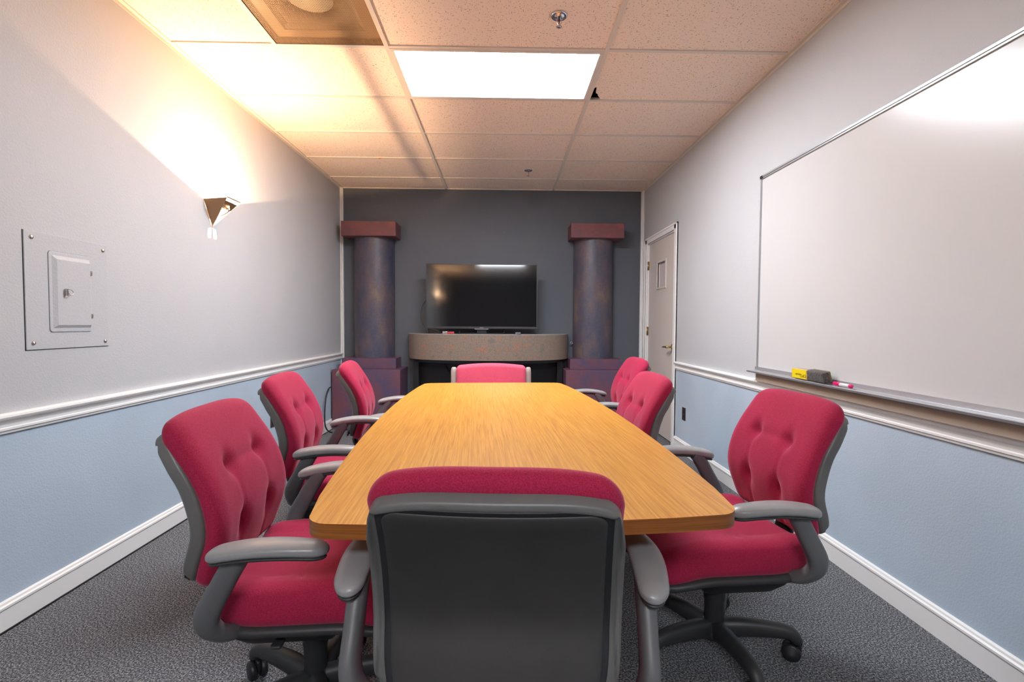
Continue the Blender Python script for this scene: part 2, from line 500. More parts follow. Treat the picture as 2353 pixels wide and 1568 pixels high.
# ------------------------------------------------------------------ door (right wall, far end)
cw = .075
b = MB()
b.box((XR-.016, DY0-cw, 0), (XR, DY0, DZ+.06)); b.box((XR-.016, DY1, 0), (XR, DY1+cw, DZ+.06)); b.box((XR-.016, DY0-cw, DZ), (XR, DY1+cw, DZ+.06))
b.box((XR-.022, DY0-cw, 0), (XR, DY0-cw+.02, DZ+.06)); b.box((XR-.022, DY1+cw-.02, 0), (XR, DY1+cw, DZ+.06)); b.box((XR-.022, DY0-cw, DZ+.04), (XR, DY1+cw, DZ+.06))
b.box((XR, DY0, 0), (XR+.1, DY0+.012, DZ)); b.box((XR, DY1-.012, 0), (XR+.1, DY1, DZ)); b.box((XR, DY0, DZ-.012), (XR+.1, DY1, DZ))
cas = bevel(b.build('trim_7', M['white'], kind='structure'), .004)
door = D.objects.new('door_1', None); COL.objects.link(door); door.location = (XR+.012, DY0, 0); door['kind'] = 'structure'
WY0, WY1, WZ0, WZ1 = .30, .545, 1.525, 1.775
L = DY1-DY0
b = MB()
b.box((0, .014, .012), (.04, WY0, DZ-.014)); b.box((0, WY1, .012), (.04, L-.014, DZ-.014))
b.box((0, WY0, .012), (.04, WY1, WZ0)); b.box((0, WY0, WZ1), (.04, WY1, DZ-.014))
b.build('door_leaf', M['door'], door)
b = MB(); fw = .022
b.box((-.008, WY0-fw, WZ0-fw), (.012, WY0, WZ1+fw)); b.box((-.008, WY1, WZ0-fw), (.012, WY1+fw, WZ1+fw))
b.box((-.008, WY0, WZ0-fw), (.012, WY1, WZ0)); b.box((-.008, WY0, WZ1), (.012, WY1, WZ1+fw))
bevel(b.build('vision_frame', M['door'], door), .003)
MB().box((.018, WY0, WZ0), (.022, WY1, WZ1)).build('vision_pane', M['pane'], door)
for z in (1.785, 1.065, .25):
    b = MB(); b.box((-.010, L-.028, z-.045), (.0, L-.004, z+.045))
    b.lathe([(.006, -.048), (.006, .048)], 12, tf=Matrix.Translation((-.012, L-.010, z)))
    b.build('hinge', M['old_brass'], door)
h = MB()
h.lathe([(.0, 0), (.033, 0), (.033, .006), (.028, .011), (.014, .013), (.012, .014)], 28, tf=Matrix.Translation((0, .055, .925)) @ Matrix.Rotation(-PI/2, 4, 'Y'))
h.sweep([(-.012, .055, .925), (-.045, .055, .925), (-.058, .062, .925), (-.060, .10, .925), (-.058, .16, .922)], [.011, .011, .012, (.012, .010), (.013, .009)], 14)
h.build('lever_handle', M['brass'], door)

# ------------------------------------------------------------------ whiteboard, tray, batten
BY0, BY1, BZ0, BZ1 = .57, 3.008, .868, 2.056
t = thing('whiteboard', 'large white dry erase board with thin aluminium frame on the right wall', 'whiteboard', (XR, (BY0+BY1)/2, BZ0))
hy = (BY1-BY0)/2; hz = BZ1-BZ0
MB().box((-.014, -hy+.006, .006), (-.002, hy-.006, hz-.006)).build('writing_surface', M['board'], t)
b = MB()
b.box((-.022, -hy, hz-.020), (0, hy, hz)); b.box((-.026, -hy, hz-.012), (-.022, hy, hz-.004))
b.box((-.020, hy-.012, 0), (0, hy, hz-.02)); b.box((-.020, -hy, 0), (0, -hy+.012, hz-.02))
b.build('frame', M['alu'], t)
b = MB(); b.box((-.0265, hy-.03, hz-.018), (-.0215, hy-.002, hz-.002)); b.build('corner_cap', M['black'], t)
tr = MB(); y0, y1 = -hy, hy+.02
prof = [(0, .028), (-.018, .026), (-.020, .006), (-.060, .001), (-.068, .005), (-.072, .002), (-.070, -.007), (-.060, -.008), (-.02, -.006), (0, -.006)]
vs = [(x, y0, z) for x, z in prof]+[(x, y1, z) for x, z in prof]; n = len(prof)
tr.add(vs, [(i, (i+1) % n, (i+1) % n+n, i+n) for i in range(n)]+[tuple(range(n-1, -1, -1)), tuple(range(n, 2*n))])
tr.build('marker_tray', M['alu'], t, loc=(0, 0, -.014))
b = MB(); b.box((XR-.040, BY0, RT-.004), (XR, 2.975, .858)); b.build('trim_8', M['tan'], kind='structure')

tz = .868-.014+.0064
# yellow backed eraser
t = thing('whiteboard_eraser', 'wooden eraser with a yellow label on the marker tray', 'eraser', (XR-.057, 2.50, tz), .02)
MB().rbox((.010, .064, .026), (.003, .004, .004), (1, 1, 1), 2, tf=Matrix.Translation((.004, 0, .027))).build('wooden_back', M['eraser_wood'], t)
MB().box((-.0068, -.058, .005), (-.0062, .058, .049)).build('label_plate', M['yellow'], t)
MB().rbox((.011, .062, .025), (.004, .006, .006), (1, 1, 1), 2, tf=Matrix.Translation((.025, .0, .027))).build('felt_pad', M['felt_tan'], t)
def text_mesh(body, size, name, m, parent, loc, rot, align='CENTER', ext=.0004):
    cu = D.curves.new(name, 'FONT'); cu.body = body; cu.size = size; cu.align_x = align; cu.align_y = 'CENTER'; cu.extrude = ext
    tmp = D.objects.new(name+'_src', cu); COL.objects.link(tmp)
    dg = bpy.context.evaluated_depsgraph_get()
    me = D.meshes.new_from_object(tmp.evaluated_get(dg)); me.name = name
    D.objects.remove(tmp); D.curves.remove(cu)
    me.materials.clear(); me.materials.append(m)
    o = D.objects.new(name, me); COL.objects.link(o); o.parent = parent; o.location = loc; o.rotation_euler = rot
    return o
# upside-down print on the label (seen from -x)
text_mesh('OPO', .022, 'label_print', M['ink'], t, (-.0072, -.034, .020), (PI/2, PI, -PI/2))
text_mesh('eneulo', .017, 'label_print', M['ink'], t, (-.0072, .006, .024), (PI/2, PI, -PI/2))
# dark felt eraser leaning
t = thing('whiteboard_eraser', 'dark grey felt eraser next to the yellow labelled one on the tray', 'eraser', (XR-.058, 2.352, tz), -.06)
tf = Matrix.Translation((.004, 0, .032)) @ Matrix.Rotation(math.radians(-14), 4, 'Y')
MB().rbox((.016, .070, .0275), (.007, .010, .009), (1, 3, 2), 3, tf=tf @ Matrix.Translation((-.006, 0, 0))).build('felt_pad', M['felt'], t)
MB().rbox((.006, .068, .026), (.003, .006, .006), (1, 1, 1), 2, tf=tf @ Matrix.Translation((.014, 0, 0))).build('backing', M['felt_tan'], t)
# marker
t = thing('dry_erase_marker', 'white marker with magenta cap lying on the marker tray', 'marker', (XR-.052, 2.18, tz+.0085), -.03)
RX = Matrix.Rotation(PI/2, 4, 'X')
MB().lathe([(.0, -.036), (.008, -.035), (.0085, .028), (0, .029)], 20, tf=Matrix.Translation((0, -.010, 0)) @ RX).build('barrel', M['barrel'], t)
MB().lathe([(.0, -.020), (.0095, -.020), (.0095, .020), (.0085, .022), (0, .022)], 20, tf=Matrix.Translation((0, .047, 0)) @ RX).build('cap', M['pink'], t)
MB().lathe([(.0, -.006), (.0088, -.006), (.0088, .005), (.006, .009), (0, .010)], 20, tf=Matrix.Translation((0, -.046, 0)) @ RX).build('end_plug', M['pink'], t)

# outlets
def outlet(x, y, z, sgn, label):
    t = thing('wall_outlet', label, 'outlet', (x, y, z))
    bevel(MB().box((0, -.036, -.056), (sgn*.006, .036, .056)).build('cover_plate', M['brown'], t), .002)
    b = MB()
    for dz in (-.02, .02): b.rbox((.003, .016, .014), (.002, .006, .006), (1, 1, 1), 2, tf=Matrix.Translation((sgn*.006, 0, dz)))
    b.build('socket', M['black'], t)
outlet(XR, 4.245, .352, -1, 'dark brown wall outlet on the right wall beside the door')
outlet(XL, 3.90, .36, 1, 'dark wall outlet low on the left wall behind a chair')

# ------------------------------------------------------------------ electric panel
t = thing('electrical_panel', 'flush painted electrical panel with a small door on the left wall', 'electrical panel', (XL, 2.101, 1.26))
P0, P1, Q0, Q1 = -.195, .196, -.232, .230
plate = MB(); plate.box((0, P0, Q0), (.005, P1, Q1)); bevel(plate.build('cover_plate', M['panelpaint'], t), .0015)
MB().box((.0, P0-.0022, Q0-.0022), (.0012, P1, Q1)).build('shadow_gap', M['black'], t)
dy0, dy1, dz0, dz1 = -.098, .103, -.164, .164
b = MB(); b.rbox((.001, (dy1-dy0)/2+.0015, (dz1-dz0)/2+.0015), (.0005, .014, .014), (1, 1, 1), 4, tf=Matrix.Translation((.0050, (dy0+dy1)/2, 0)))
b.build('door_gap', M['grey'], t)
b = MB()
b.rbox((.003, (dy1-dy0)/2, (dz1-dz0)/2), (.001, .013, .013), (1, 1, 1), 4, tf=Matrix.Translation((.0055, (dy0+dy1)/2, 0)))
d = b.build('door', M['panelpaint'], t)
# raised field with sloped borders
b = MB(); a0, a1, c0, c1 = dy0+.012, dy1-.010, dz0+.016, dz1-.016; ins = .016
vs = [(.0085, a0, c0), (.0085, a1, c0), (.0085, a1, c1), (.0085, a0, c1), (.016, a0+ins, c0+.012), (.016, a1-.004, c0+.012), (.016, a1-.004, c1-ins), (.016, a0+ins, c1-ins)]
b.add(vs, [(0, 1, 5, 4), (1, 2, 6, 5), (2, 3, 7, 6), (3, 0, 4, 7), (4, 5, 6, 7)])
b.build('raised_field', M['panelpaint'], d)
b = MB(); pts = []
for k in range(9):
    a = PI*k/8; pts.append((.028-.002*math.cos(a), -.035+.020*math.sin(a)+.004, .012*math.cos(a)))
b.sweep(pts, [.0016]*9, 8, up=(1, 0, 0)); b.box((.015, -.040, -.014), (.027, -.034, .014))
b.build('latch_ring', M['steel'], d)
for z in (.091, -.097):
    b = MB(); b.rbox((.004, .004, .010), (.002, .002, .002), (1, 1, 1), 2, tf=Matrix.Translation((.009, .100, z))); b.build('hinge', M['steel'], t)
for y, z in ((-.165, .206), (.173, .203), (-.168, -.206), (.175, -.21)):
    b = MB(); b.lathe([(.009, .004), (.0085, .007), (.005, .0095), (0, .010)], 16, tf=Matrix.Translation((0, y, z)) @ Matrix.Rotation(PI/2, 4, 'Y'))
    b.build('screw', M['steel'], t)

# ------------------------------------------------------------------ sconce
def sconce(y, label):
    t = thing('wall_sconce', label, 'wall lamp', (XL, y, 1.735))
    H = .164; hw = .088; fw_ = .078; px_ = .140; th = .0014
    Bm = Vector((.002, 0, .002))
    def sheet(pts, mb, out):
        n = len(pts); o = [Vector(p) for p in pts]
        nr = (o[1]-o[0]).cross(o[2]-o[0]).normalized()
        if nr.dot(out) < 0: nr = -nr
        i = [p-nr*th for p in o]
        v_ = [tuple(p) for p in o+i]
        mb.add(v_, [tuple(range(n))], 0)
        mb.add(v_, [tuple(range(2*n-1, n-1, -1))], 1)
        mb.add(v_, [(k, k+n, (k+1) % n+n, (k+1) % n) for k in range(n)], 0)
    def low(p, v): return Vector(p)*(1-v)+Bm*v
    for sg in (-1, 1):
        mb = MB(); Wl = (.0005, sg*hw, .158); Fr = (px_, sg*fw_, .170)
        sheet([Wl, Fr, tuple(Bm)], mb, Vector((0, sg, -.3)))
        mb.build('side_sheet', [M['sconce'], M['sconce_in']], t)
    A0 = Vector((px_, -fw_, .176)); A1 = Vector((px_, fw_, .176))
    Z = .176
    def band(z0, z1, nm):
        v0, v1 = (Z-z1)/(Z-.002), (Z-z0)/(Z-.002)
        mb = MB(); sheet([low(A0, v0), low(A1, v0), low(A1, v1), low(A0, v1)], mb, Vector((1, 0, -.3)))
        mb.build(nm, [M['sconce'], M['sconce_in']], t)
    band(.1710, .1760, 'rim_lip'); band(.112, .154, 'front_band')
    b = MB(); b.prism([(.003, .009), (.0895, .009), (.0895, .043), (.003, .053)], .106, .108); b.prism([(.003, -.053), (.0895, -.043), (.0895, -.009), (.003, -.009)], .106, .108); b.build('light_blocker', M['sconce_in'], t)  # added slit plates that keep bulb light off the wall below
    MB().box((0, -.014, .055), (.004, .014, .13)).build('wall_plate', M['sconce_in'], t)
    b = MB(); b.lathe([(.008, -.034), (.008, -.012), (0, -.012)], 16, tf=Matrix.Translation((.104, 0, .133))); b.sweep([(.0, 0, .075), (.05, 0, .072), (.104, 0, .100)], [.004]*3, 8)
    b.build('lamp_holder', M['chrome'], t)
    MB().lathe([(.002, -.012), (.0045, -.009), (.005, 0), (.0, .003)], 16, tf=Matrix.Translation((.104, 0, .133))).build('bulb', M['bulb'], t)
    li = D.lights.new('sconce_light', 'POINT'); li.energy = SCONCE_W; li.color = (1.0, .63, .36); li.shadow_soft_size = .0016
    lo = D.objects.new('lamp_glow', li); COL.objects.link(lo); lo.parent = t; lo.location = (.105, 0, .145)
    return t
SCONCE_W = 48
sconce(3.130, 'bronze triangular wall lamp glowing on the left wall above a chair')
sconce(-3.2, 'bronze triangular wall lamp farthest behind the viewer, mirrored in the television')

# ------------------------------------------------------------------ columns on the back wall
def column(x0, x1, label, lo0, lo1):
    t = thing('decorative_column', label, 'column', ((x0+x1)/2, YB, 0))
    hw = (x1-x0)/2; cx = (x0+x1)/2
    bevel(MB().box((lo0-cx, -.415, 0), (lo1-cx, -.001, .640)).build('base_block', M['plinth'], t), .003)
    bevel(MB().box((-hw, -.275, .640), (hw, -.001, .752)).build('upper_plinth', M['plinth'], t), .003)
    b = MB(); N = 40; r = .226
    out = [(r*math.cos(PI+PI*k/N), r*math.sin(PI+PI*k/N)-.004) for k in range(N+1)]
    b.prism(out, .752, 2.082, 0, smooth_side=True)
    b.build('shaft', M['shaft'], t)
    bevel(MB().box((-hw, -.275, 2.082), (hw, -.001, 2.240)).build('capital', M['capital'], t), .003)
    return t
column(-1.750, -1.160, 'tall purple half column in the left corner behind a chair', XL+.02, -1.085)
column(.748, 1.330, 'tall purple half column right of the television', .685, 1.395)

# ------------------------------------------------------------------ demilune shelf
t = thing('wall_shelf', 'bow fronted speckled granite laminate shelf under the television', 'shelf', (-.155, YB, 0))
N = 56; A, B_ = .905, .53
def demi(a, bb, n=N, p=2.25):
    o = []
    for k in range(n+1):
        q = PI+PI*k/n; c_, s_ = math.cos(q), math.sin(q)
        o.append((a*math.copysign(abs(c_)**(2/p), c_), -bb*abs(s_)**(2/p)))
    return o
MB().prism(demi(A, B_), .748, 1.018, smooth_side=True).build('fascia', M['granite'], t)
MB().prism(demi(A+.002, B_+.003), 1.018, 1.026, smooth_side=True).build('shelf_top', M['shelf_top'], t)
MB().prism(demi(A-.035, B_-.035), .715, .748, smooth_side=True).build('under_frame', M['dark_metal'], t)
for x in (-.80, .80):
    MB().box((x-.03, -.20, 0), (x+.03, -.12, .715)).build('leg', M['dark_metal'], t)
MB().box((-.83, -.035, .12), (.83, -.016, .715)).build('back_panel', M['black'], t)  # black sheet added for the wall's shade under the shelf
for x in (-.08, .0):
    b = MB(); b.box((x-.012, -.30, .635), (x+.012, -.285, .715)); b.box((x-.012, -.30, .635), (x+.012, -.25, .642)); b.build('bracket', M['grey'], t)

# ------------------------------------------------------------------ television
TY = 5.27
t = thing('television', 'flat television with dark glossy screen standing on the granite shelf', 'television', (-.2215, TY, 1.026))
tw, z0, z1 = .600, .056, .754
b = MB(); bz = .011
b.box((-tw, -.012, z0), (tw, .02, z0+.022)); b.box((-tw, -.012, z1-bz), (tw, .02, z1)); b.box((-tw, -.012, z0+.022), (-tw+bz, .02, z1-bz)); b.box((tw-bz, -.012, z0+.022), (tw, .02, z1-bz))
b.box((-tw+.004, .014, z0+.004), (tw-.004, .030, z1-.004)); b.box((-.42, .03, z0+.05), (.42, .065, z0+.42))
bevel(b.build('bezel', M['tvframe'], t), .0015)
MB().box((-tw+bz, -.009, z0+.022), (tw-bz, .006, z1-bz)).build('screen', M['screen'], t)
text_mesh('SONY', .016, 'maker_mark', M['silver'], t, (.0, -.0128, z0+.011), (PI/2, 0, 0))
MB().box((-.075, -.013, z0-.006), (.075, .0, z0)).build('light_strip', M['silver'], t)
b = MB()
b.sweep([(-.24, .03, .060), (-.24, .0, .02), (-.24, -.07, .006)], [(.008, .008)]*3, 10)
b.sweep([(.24, .03, .060), (.24, .0, .02), (.24, -.07, .006)], [(.008, .008)]*3, 10)
b.box((-.25, -.085, 0), (.25, -.06, .010)); b.box((-.25, .07, 0), (.25, .09, .010)); b.box((-.25, -.085, 0), (-.235, .09, .008)); b.box((.235, -.085, 0), (.25, .09, .008))
b.box((-.05, .01, .0), (.05, .05, .07))
b.build('stand', M['black'], t)
# cables and small items on the shelf
def cable(pts, r, label, name='power_cable', m='black'):
    b = MB(); b.sweep(pts, [r]*len(pts), 8, sub=8, up=(.13, .2, .97)); return tag(b.build(name, M[m]), label, 'cable')
cable([(-.80, TY+.06, 1.42), (-.86, TY+.05, 1.34), (-.875, TY+.03, 1.25), (-.865, TY+.0, 1.16), (-.82, TY-.02, 1.09), (-.79, TY-.03, 1.035)], .006, 'black cable looping out beside the left edge of the television')
cable([(-.80, TY+.0, 1.062), (-.78, TY-.03, 1.075), (-.72, TY-.04, 1.066), (-.66, TY-.03, 1.045), (-.66, TY-.06, 1.034), (-.72, TY-.08, 1.036), (-.79, TY-.02, 1.052), (-.80, TY+.0, 1.060)], .0045, 'thin black cable coil on the shelf under the television corner')
cable([(XL+.03, 5.15, .46), (XL+.035, 5.06, .45), (XL+.035, 4.98, .36), (XL+.04, 4.93, .20), (XL+.05, 4.93, .08), (XL+.08, 5.0, .012), (XL+.14, 5.08, .010), (XL+.2, 5.15, .010)], .007, 'black cable loop hanging beside the base of the left column')
cable([(-.68, YB-.05, .70), (-.60, YB-.05, .58), (-.50, YB-.05, .42), (-.42, YB-.05, .25), (-.36, YB-.05, .14)], .006, 'black cable slanting down under the granite shelf')
t = thing('cable_adapter', 'small silver and red adapter on the shelf under the television', 'adapter', (-.575, TY-.08, 1.026))
MB().rbox((.036, .020, .012), (.004, .004, .004), (1, 1, 1), 2, tf=Matrix.Translation((.03, 0, .0125))).build('body', M['red'], t)
MB().rbox((.026, .016, .013), (.004, .004, .004), (1, 1, 1), 2, tf=Matrix.Translation((-.032, 0, .0135))).build('plug', M['chrome'], t)
b = MB(); b.rbox((.028, .018, .011), (.004, .004, .004), (1, 1, 1), 2, tf=Matrix.Translation((0, 0, .0112)))
tag(b.build('sensor_box', M['grey'], loc=(.165, TY-.15, 1.026)), 'small grey box on the shelf right of the television stand', 'box')
t = thing('wall_jack', 'round grey cable jack on the wall between shelf and right column', 'wall jack', (.800, YB, .92))
RXn = Matrix.Rotation(PI/2, 4, 'X')
MB().lathe([(0, 0), (.028, 0), (.028, .012), (0, .012)], 24, tf=RXn @ Matrix.Translation((0, -.01, 0))).build('base_ring', M['grey'], t)
MB().lathe([(.007, .010), (.015, .010), (.015, .035), (.009, .036), (.008, .012)], 24, tf=RXn).build('barrel', M['alu'], t)
b = MB(); b.sweep([(-.010, 0, .016), (-.010, -.008, 0), (.006, -.010, -.006), (.012, -.002, .010)], [.0018]*4, 6)
tag(b.build('wall_hook', M['grey'], loc=(.015, YB-.002, 2.175)), 'tiny metal hook on the slate wall above the television', 'hook')

# ------------------------------------------------------------------ table
TC = Vector((.000, 2.130)); TA = math.radians(3.0)
t = thing('conference_table', 'long boat shaped honey oak conference table', 'table', (TC.x, TC.y, 0), TA)
HL, WE, WM, rc = 1.147, .457, .518, .055
out = []
def corner(cx, cy, a0):
    for k in range(9):
        a = a0+PI/2*k/8; out.append((cx+rc*math.cos(a), cy+rc*math.sin(a)))
def halfw(y): return WM-(WM-WE)*abs(y/HL)**2.0
ny = 20
corner(WE-rc, HL-rc, 0)
for k in range(1, 8):
    x = (WE-rc)*(1-2*k/8); out.append((x, HL+.012*(1-(x/(WE))**2)))
corner(-(WE-rc), HL-rc, PI/2)
for k in range(1, ny):
    y = (HL-rc)*(1-2*k/ny); out.append((-halfw(y), y))
corner(-(WE-rc), -(HL-rc), PI)
for k in range(1, 8):
    x = -(WE-rc)*(1-2*k/8); out.append((x, -HL-.018*(1-(x/(WE))**2)))
corner(WE-rc, -(HL-rc), 1.5*PI)
for k in range(1, ny):
    y = -(HL-rc)*(1-2*k/ny); out.append((halfw(y), y))
b = MB(); b.prism(out, .7085, .740, 0, 1, True)
bevel(b.build('tabletop', [M['oak'], M['oak_edge']], t), .0022)
for s in (-1, 1):
    b = MB(); b.box((-.22, s*.62-.018, .02), (.22, s*.62+.018, .7085)); b.box((-.26, s*.62-.04, 0), (.26, s*.62+.04, .03))
    bevel(b.build('panel_leg', M['oak_edge'], t), .003)
MB().box((-.016, -.6, .40), (.016, .6, .66)).build('stretcher', M['oak_edge'], t)

# ------------------------------------------------------------------ chairs
def interp(tab, s):
    """catmull through (s, value...) table"""
    n = len(tab)
    for i in range(n-1):
        if s <= tab[i+1][0] or i == n-2:
            s0, s1 = tab[i][0], tab[i+1][0]; u = (s-s0)/(s1-s0)
            r = []
            for k in range(1, len(tab[0])):
                p1, p2 = tab[i][k], tab[i+1][k]
                d1 = (tab[min(i+1, n-1)][k]-tab[max(i-1, 0)][k])/(tab[min(i+1, n-1)][0]-tab[max(i-1, 0)][0])*(s1-s0)
                d2 = (tab[min(i+2, n-1)][k]-tab[i][k])/(tab[min(i+2, n-1)][0]-tab[i][0])*(s1-s0)
                h1 = 2*u**3-3*u*u+1; h2 = -2*u**3+3*u*u; h3 = u**3-2*u*u+u; h4 = u**3-u*u
                r.append(h1*p1+h2*p2+h3*d1+h4*d2)
            return r
# spine of the back: arc parameter, y, z
SP = [(0, -.244, .455), (.08, -.222, .527), (.17, -.200, .61), (.26, -.212, .69), (.34, -.243, .770), (.41, -.284, .842), (.46, -.320, .891)]
WT = [(0, .88), (.08, .97), (.17, 1.0), (.26, 1.0), (.34, .985), (.41, .965), (.46, .95)]
def spine(s):
    y, z = interp(SP, s)
    e = .004
    y2, z2 = interp(SP, s+e); y1, z1 = interp(SP, s-e)
    d = Vector((y2-y1, z2-z1)).normalized()
    return y, z, Vector((d.y, -d.x))      # normal towards the front
TUFT = [(-.088, .742, .020), (.088, .742, .020), (-.086, .600, .017), (.086, .600, .017)]
def smooth(a, b, x):
    t_ = max(0, min(1, (x-a)/(b-a))); return t_*t_*(3-2*t_)
def back_fn(off, wid=1.0, wrap=.45, s0=0, tuft=False, groove=False):
    def fn(x, y, z):
        s = z+s0
        py, pz, n = spine(s)
        wv = interp(WT, s)[0]*wid
        X = x*wv
        o = off+y
        if tuft and y > .0:
            f = smooth(0, .012, y)
            Z = pz
            dd = 0
            for tx, tz_, dep in TUFT:
                r2 = ((X-tx)/.024)**2+((Z-tz_)/.030)**2
                dd += dep*math.exp(-r2)
            # vertical creases from the buttons down
            for sx in (-1, 1):
                cx_ = sx*(.088+.014*math.sin(max(0, min(1, (.742-Z)/.30))*PI)*-.4)
                q = math.exp(-((X-cx_)/.006)**2)*smooth(.76, .71, Z)
                dd += .0032*q
            dd += .004*math.exp(-((Z-.742)/.014)**2)*smooth(.15, .08, abs(X))
            dd -= .005*math.exp(-(X/.07)**2)*smooth(.75, .65, Z)
            o -= dd*f
        if groove: o += .005*smooth(.34, .45, s)
        if groove and y < 0:
            f = smooth(0, .010, -y)
            inside = smooth(.216, .209, abs(X))*smooth(.866, .858, pz)
            o += .016*inside*f*(1-.25*smooth(.80, .86, pz))
        # pillow crown at the sides wraps forward
        o += wrap*X*X
        Zo = pz+n.y*o
        if tuft:
            k = (abs(X)/.215)
            Zo -= (.028*k**3+.004*k**12)*smooth(.66, .90, pz) - .003*smooth(.80, .90, pz)
        if groove:
            X *= 1-.045*smooth(.78, .88, pz); Zo -= .026*(abs(X)/.215)**4*smooth(.72, .88, pz)
        return (X, py+n.x*o, Zo)
    return fn

def make_chair(label):
    t = thing('office_chair', label, 'chair', (0, 0, 0))
    # seat cushion
    def seat_fn(x, y, z):
        Y = y+.045
        Z = z+.418
        top = smooth(-.01, .03, z)
        Z -= .030*smooth(.12, .30, Y)**1.3
        Z += top*(.014*(x/.24)**2 - .010*math.exp(-((Y+.05)/.12)**2)*math.exp(-(x/.14)**2))
        Z += top*.006*smooth(-.17, -.21, Y)
        # front-to-back step seam
        Z -= top*.011*math.exp(-((Y-.0-.25*max(0, abs(x)-.10))/.007)**2)*smooth(.19, .16, abs(x))
        Z -= top*.007*smooth(.02, -.03, Y)*smooth(.17, .15, abs(x))
        W = 1-.10*smooth(-.05, -.22, Y)-.05*smooth(.2, .3, Y)
        return (x*W, Y, Z)
    b = MB(); b.rbox((.246, .255, .053), (.055, .055, .046), (26, 40, 1), 5, fn=seat_fn)
    seat = b.build('seat_cushion', M['fabric'], t)
    b = MB(); pts = []
    for k in range(13):
        x = -.165+.33*k/12; Y = .25*max(0, abs(x)-.10)
        p = seat_fn(x, Y-.045-.001, .053); pts.append((p[0], p[1], p[2]-.0002))
    b.sweep(pts, [.0012]*13, 6, sub=2)
    b.build('seam_thread', M['seam'], seat)
    # seat pan
    def pan_fn(x, y, z):
        Y = y+.045; Z = z+.370
        Z -= .022*smooth(.12, .30, Y)
        Z += -.012*(1-smooth(.10, .24, abs(x)))*(z < 0)
        W = 1-.07*smooth(-.05, -.22, Y)-.05*smooth(.2, .3, Y)
        return (x*W, Y, Z)
    b = MB(); b.rbox((.250, .257, .022), (.06, .06, .020), (10, 10, 1), 4, fn=pan_fn)
    b.build('seat_pan', M['pan'], t)
    # mechanism and column
    def mech_fn(x, y, z):
        k = 1-.35*smooth(.0, -.06, z)
        return (x*k, y*(1-.15*smooth(.0, -.06, z))-.05, z+.296)
    b = MB(); b.rbox((.125, .150, .062), (.03, .03, .02), (3, 3, 3), 3, fn=mech_fn)
    b.box((.10, -.04, .315), (.19, -.02, .327)); b.rbox((.02, .014, .005), (.008, .008, .003), (1, 1, 1), 2, tf=Matrix.Translation((.205, -.03, .32)))
    b.build('tilt_mechanism', M['pan'], t)
    b = MB(); b.lathe([(.026, .28), (.036, .275), (.036, .185), (.033, .18), (.033, .075), (.031, .07)], 24)
    b.build('gas_column', M['pan'], t)
    b = MB(); b.lathe([(.030, .045), (.044, .05), (.048, .075), (.040, .100), (.034, .103)], 28)
    b.build('hub', M['pan'], t)
    for k in range(5):
        a = 2*PI*k/5 + BASE_A
        tf = Matrix.Rotation(a, 4, 'Z')
        b = MB()
        b.sweep([(.03, 0, .080), (.10, 0, .092), (.19, 0, .096), (.242, 0, .092), (.262, 0, .072), (.264, 0, .058)],
                [(.026, .034), (.025, .031), (.022, .026), (.021, .022), (.019, .020), (.015, .016)], 14, tf=tf, power=2.5)
        leg = b.build('base_leg', M['pan'], t)
        b = MB()
        ca = a*3.1+k
        tf2 = tf @ Matrix.Translation((.262, 0, 0)) @ Matrix.Rotation(ca, 4, 'Z')
        for sd in (-1, 1):
            b.lathe([(0, -.010), (.024, -.010), (.029, -.006), (.030, 0), (.029, .006), (.024, .010), (0, .010)], 24,
                    tf=tf2 @ Matrix.Translation((.012, sd*.016, .030)) @ RX)
        # hood
        hood = []
        b.rbox((.026, .007, .020), (.012, .004, .012), (1, 1, 1), 3, tf=tf2 @ Matrix.Translation((.008, 0, .044)))
        b.lathe([(.006, .04), (.006, .066)], 10, tf=tf2)
        b.build('caster', M['black'], leg)
    # backrest
    b = MB(); b.rbox((.226, .029, .222), (.05, .027, .036), (44, 2, 70), 6, fn=back_fn(.012, 1.0, .22, .237, True))
    b.build('backrest_cushion', M['fabric'], t)
    # rolled top edge is part of the cushion; shell behind
    b = MB(); b.rbox((.229, .023, .208), (.030, .014, .030), (44, 2, 60), 4, fn=back_fn(-.024, .985, .22, .236, False, True))
    b.build('back_shell', M['shell'], t)
    b = MB(); b.rbox((.194, .009, .206), (.030, .007, .026), (16, 1, 30), 4, fn=back_fn(-.0385, .985, .22, .220))
    b.build('back_panel', M['panel_plastic'], t)
    b = MB(); b.rbox((.206, .004, .210), (.030, .003, .026), (16, 1, 30), 3, fn=back_fn(-.0375, .985, .22, .224))  # black insert added so the groove floor reads as deep shade
    b.build('groove_shade', M['black'], t)
    # back support spine under the seat
    b = MB(); b.sweep([(0, -.12, .345), (0, -.20, .36), (0, -.252, .42), (0, -.250, .52)], [(.05, .014), (.05, .014), (.045, .012), (.04, .008)], 14, power=3)
    b.build('back_support', M['pan'], t)
    # arms
    for sx in (-1, 1):
        def arm_fn(x, y, z, sx=sx):
            u = (y+.14)/.28
            W = .72+.36*math.sin(max(0, min(1, u*.86+.10))*PI)
            zz = z+.600 + .020*math.sin(max(0, min(1, u*.75+.12))*PI)-.012*(1-u)**3
            xx = sx*(.306+.012*math.sin(u*PI*.8)+.004*u) + x*W
            return (xx, y-.009, zz+.004)
        b = MB(); b.rbox((.034, .139, .0175), (.032, .036, .0155), (2, 10, 1), 6, fn=arm_fn)
        arm = b.build('armrest_pad', M['arm'], t)
        def arm_fn2(x, y, z, f=arm_fn):
            p = f(x, y, z); return (p[0], p[1], p[2]-.017)
        b = MB(); b.rbox((.028, .133, .007), (.026, .032, .006), (2, 10, 1), 4, fn=arm_fn2)
        b.build('armrest_underside', M['pan'], arm)
        b = MB()
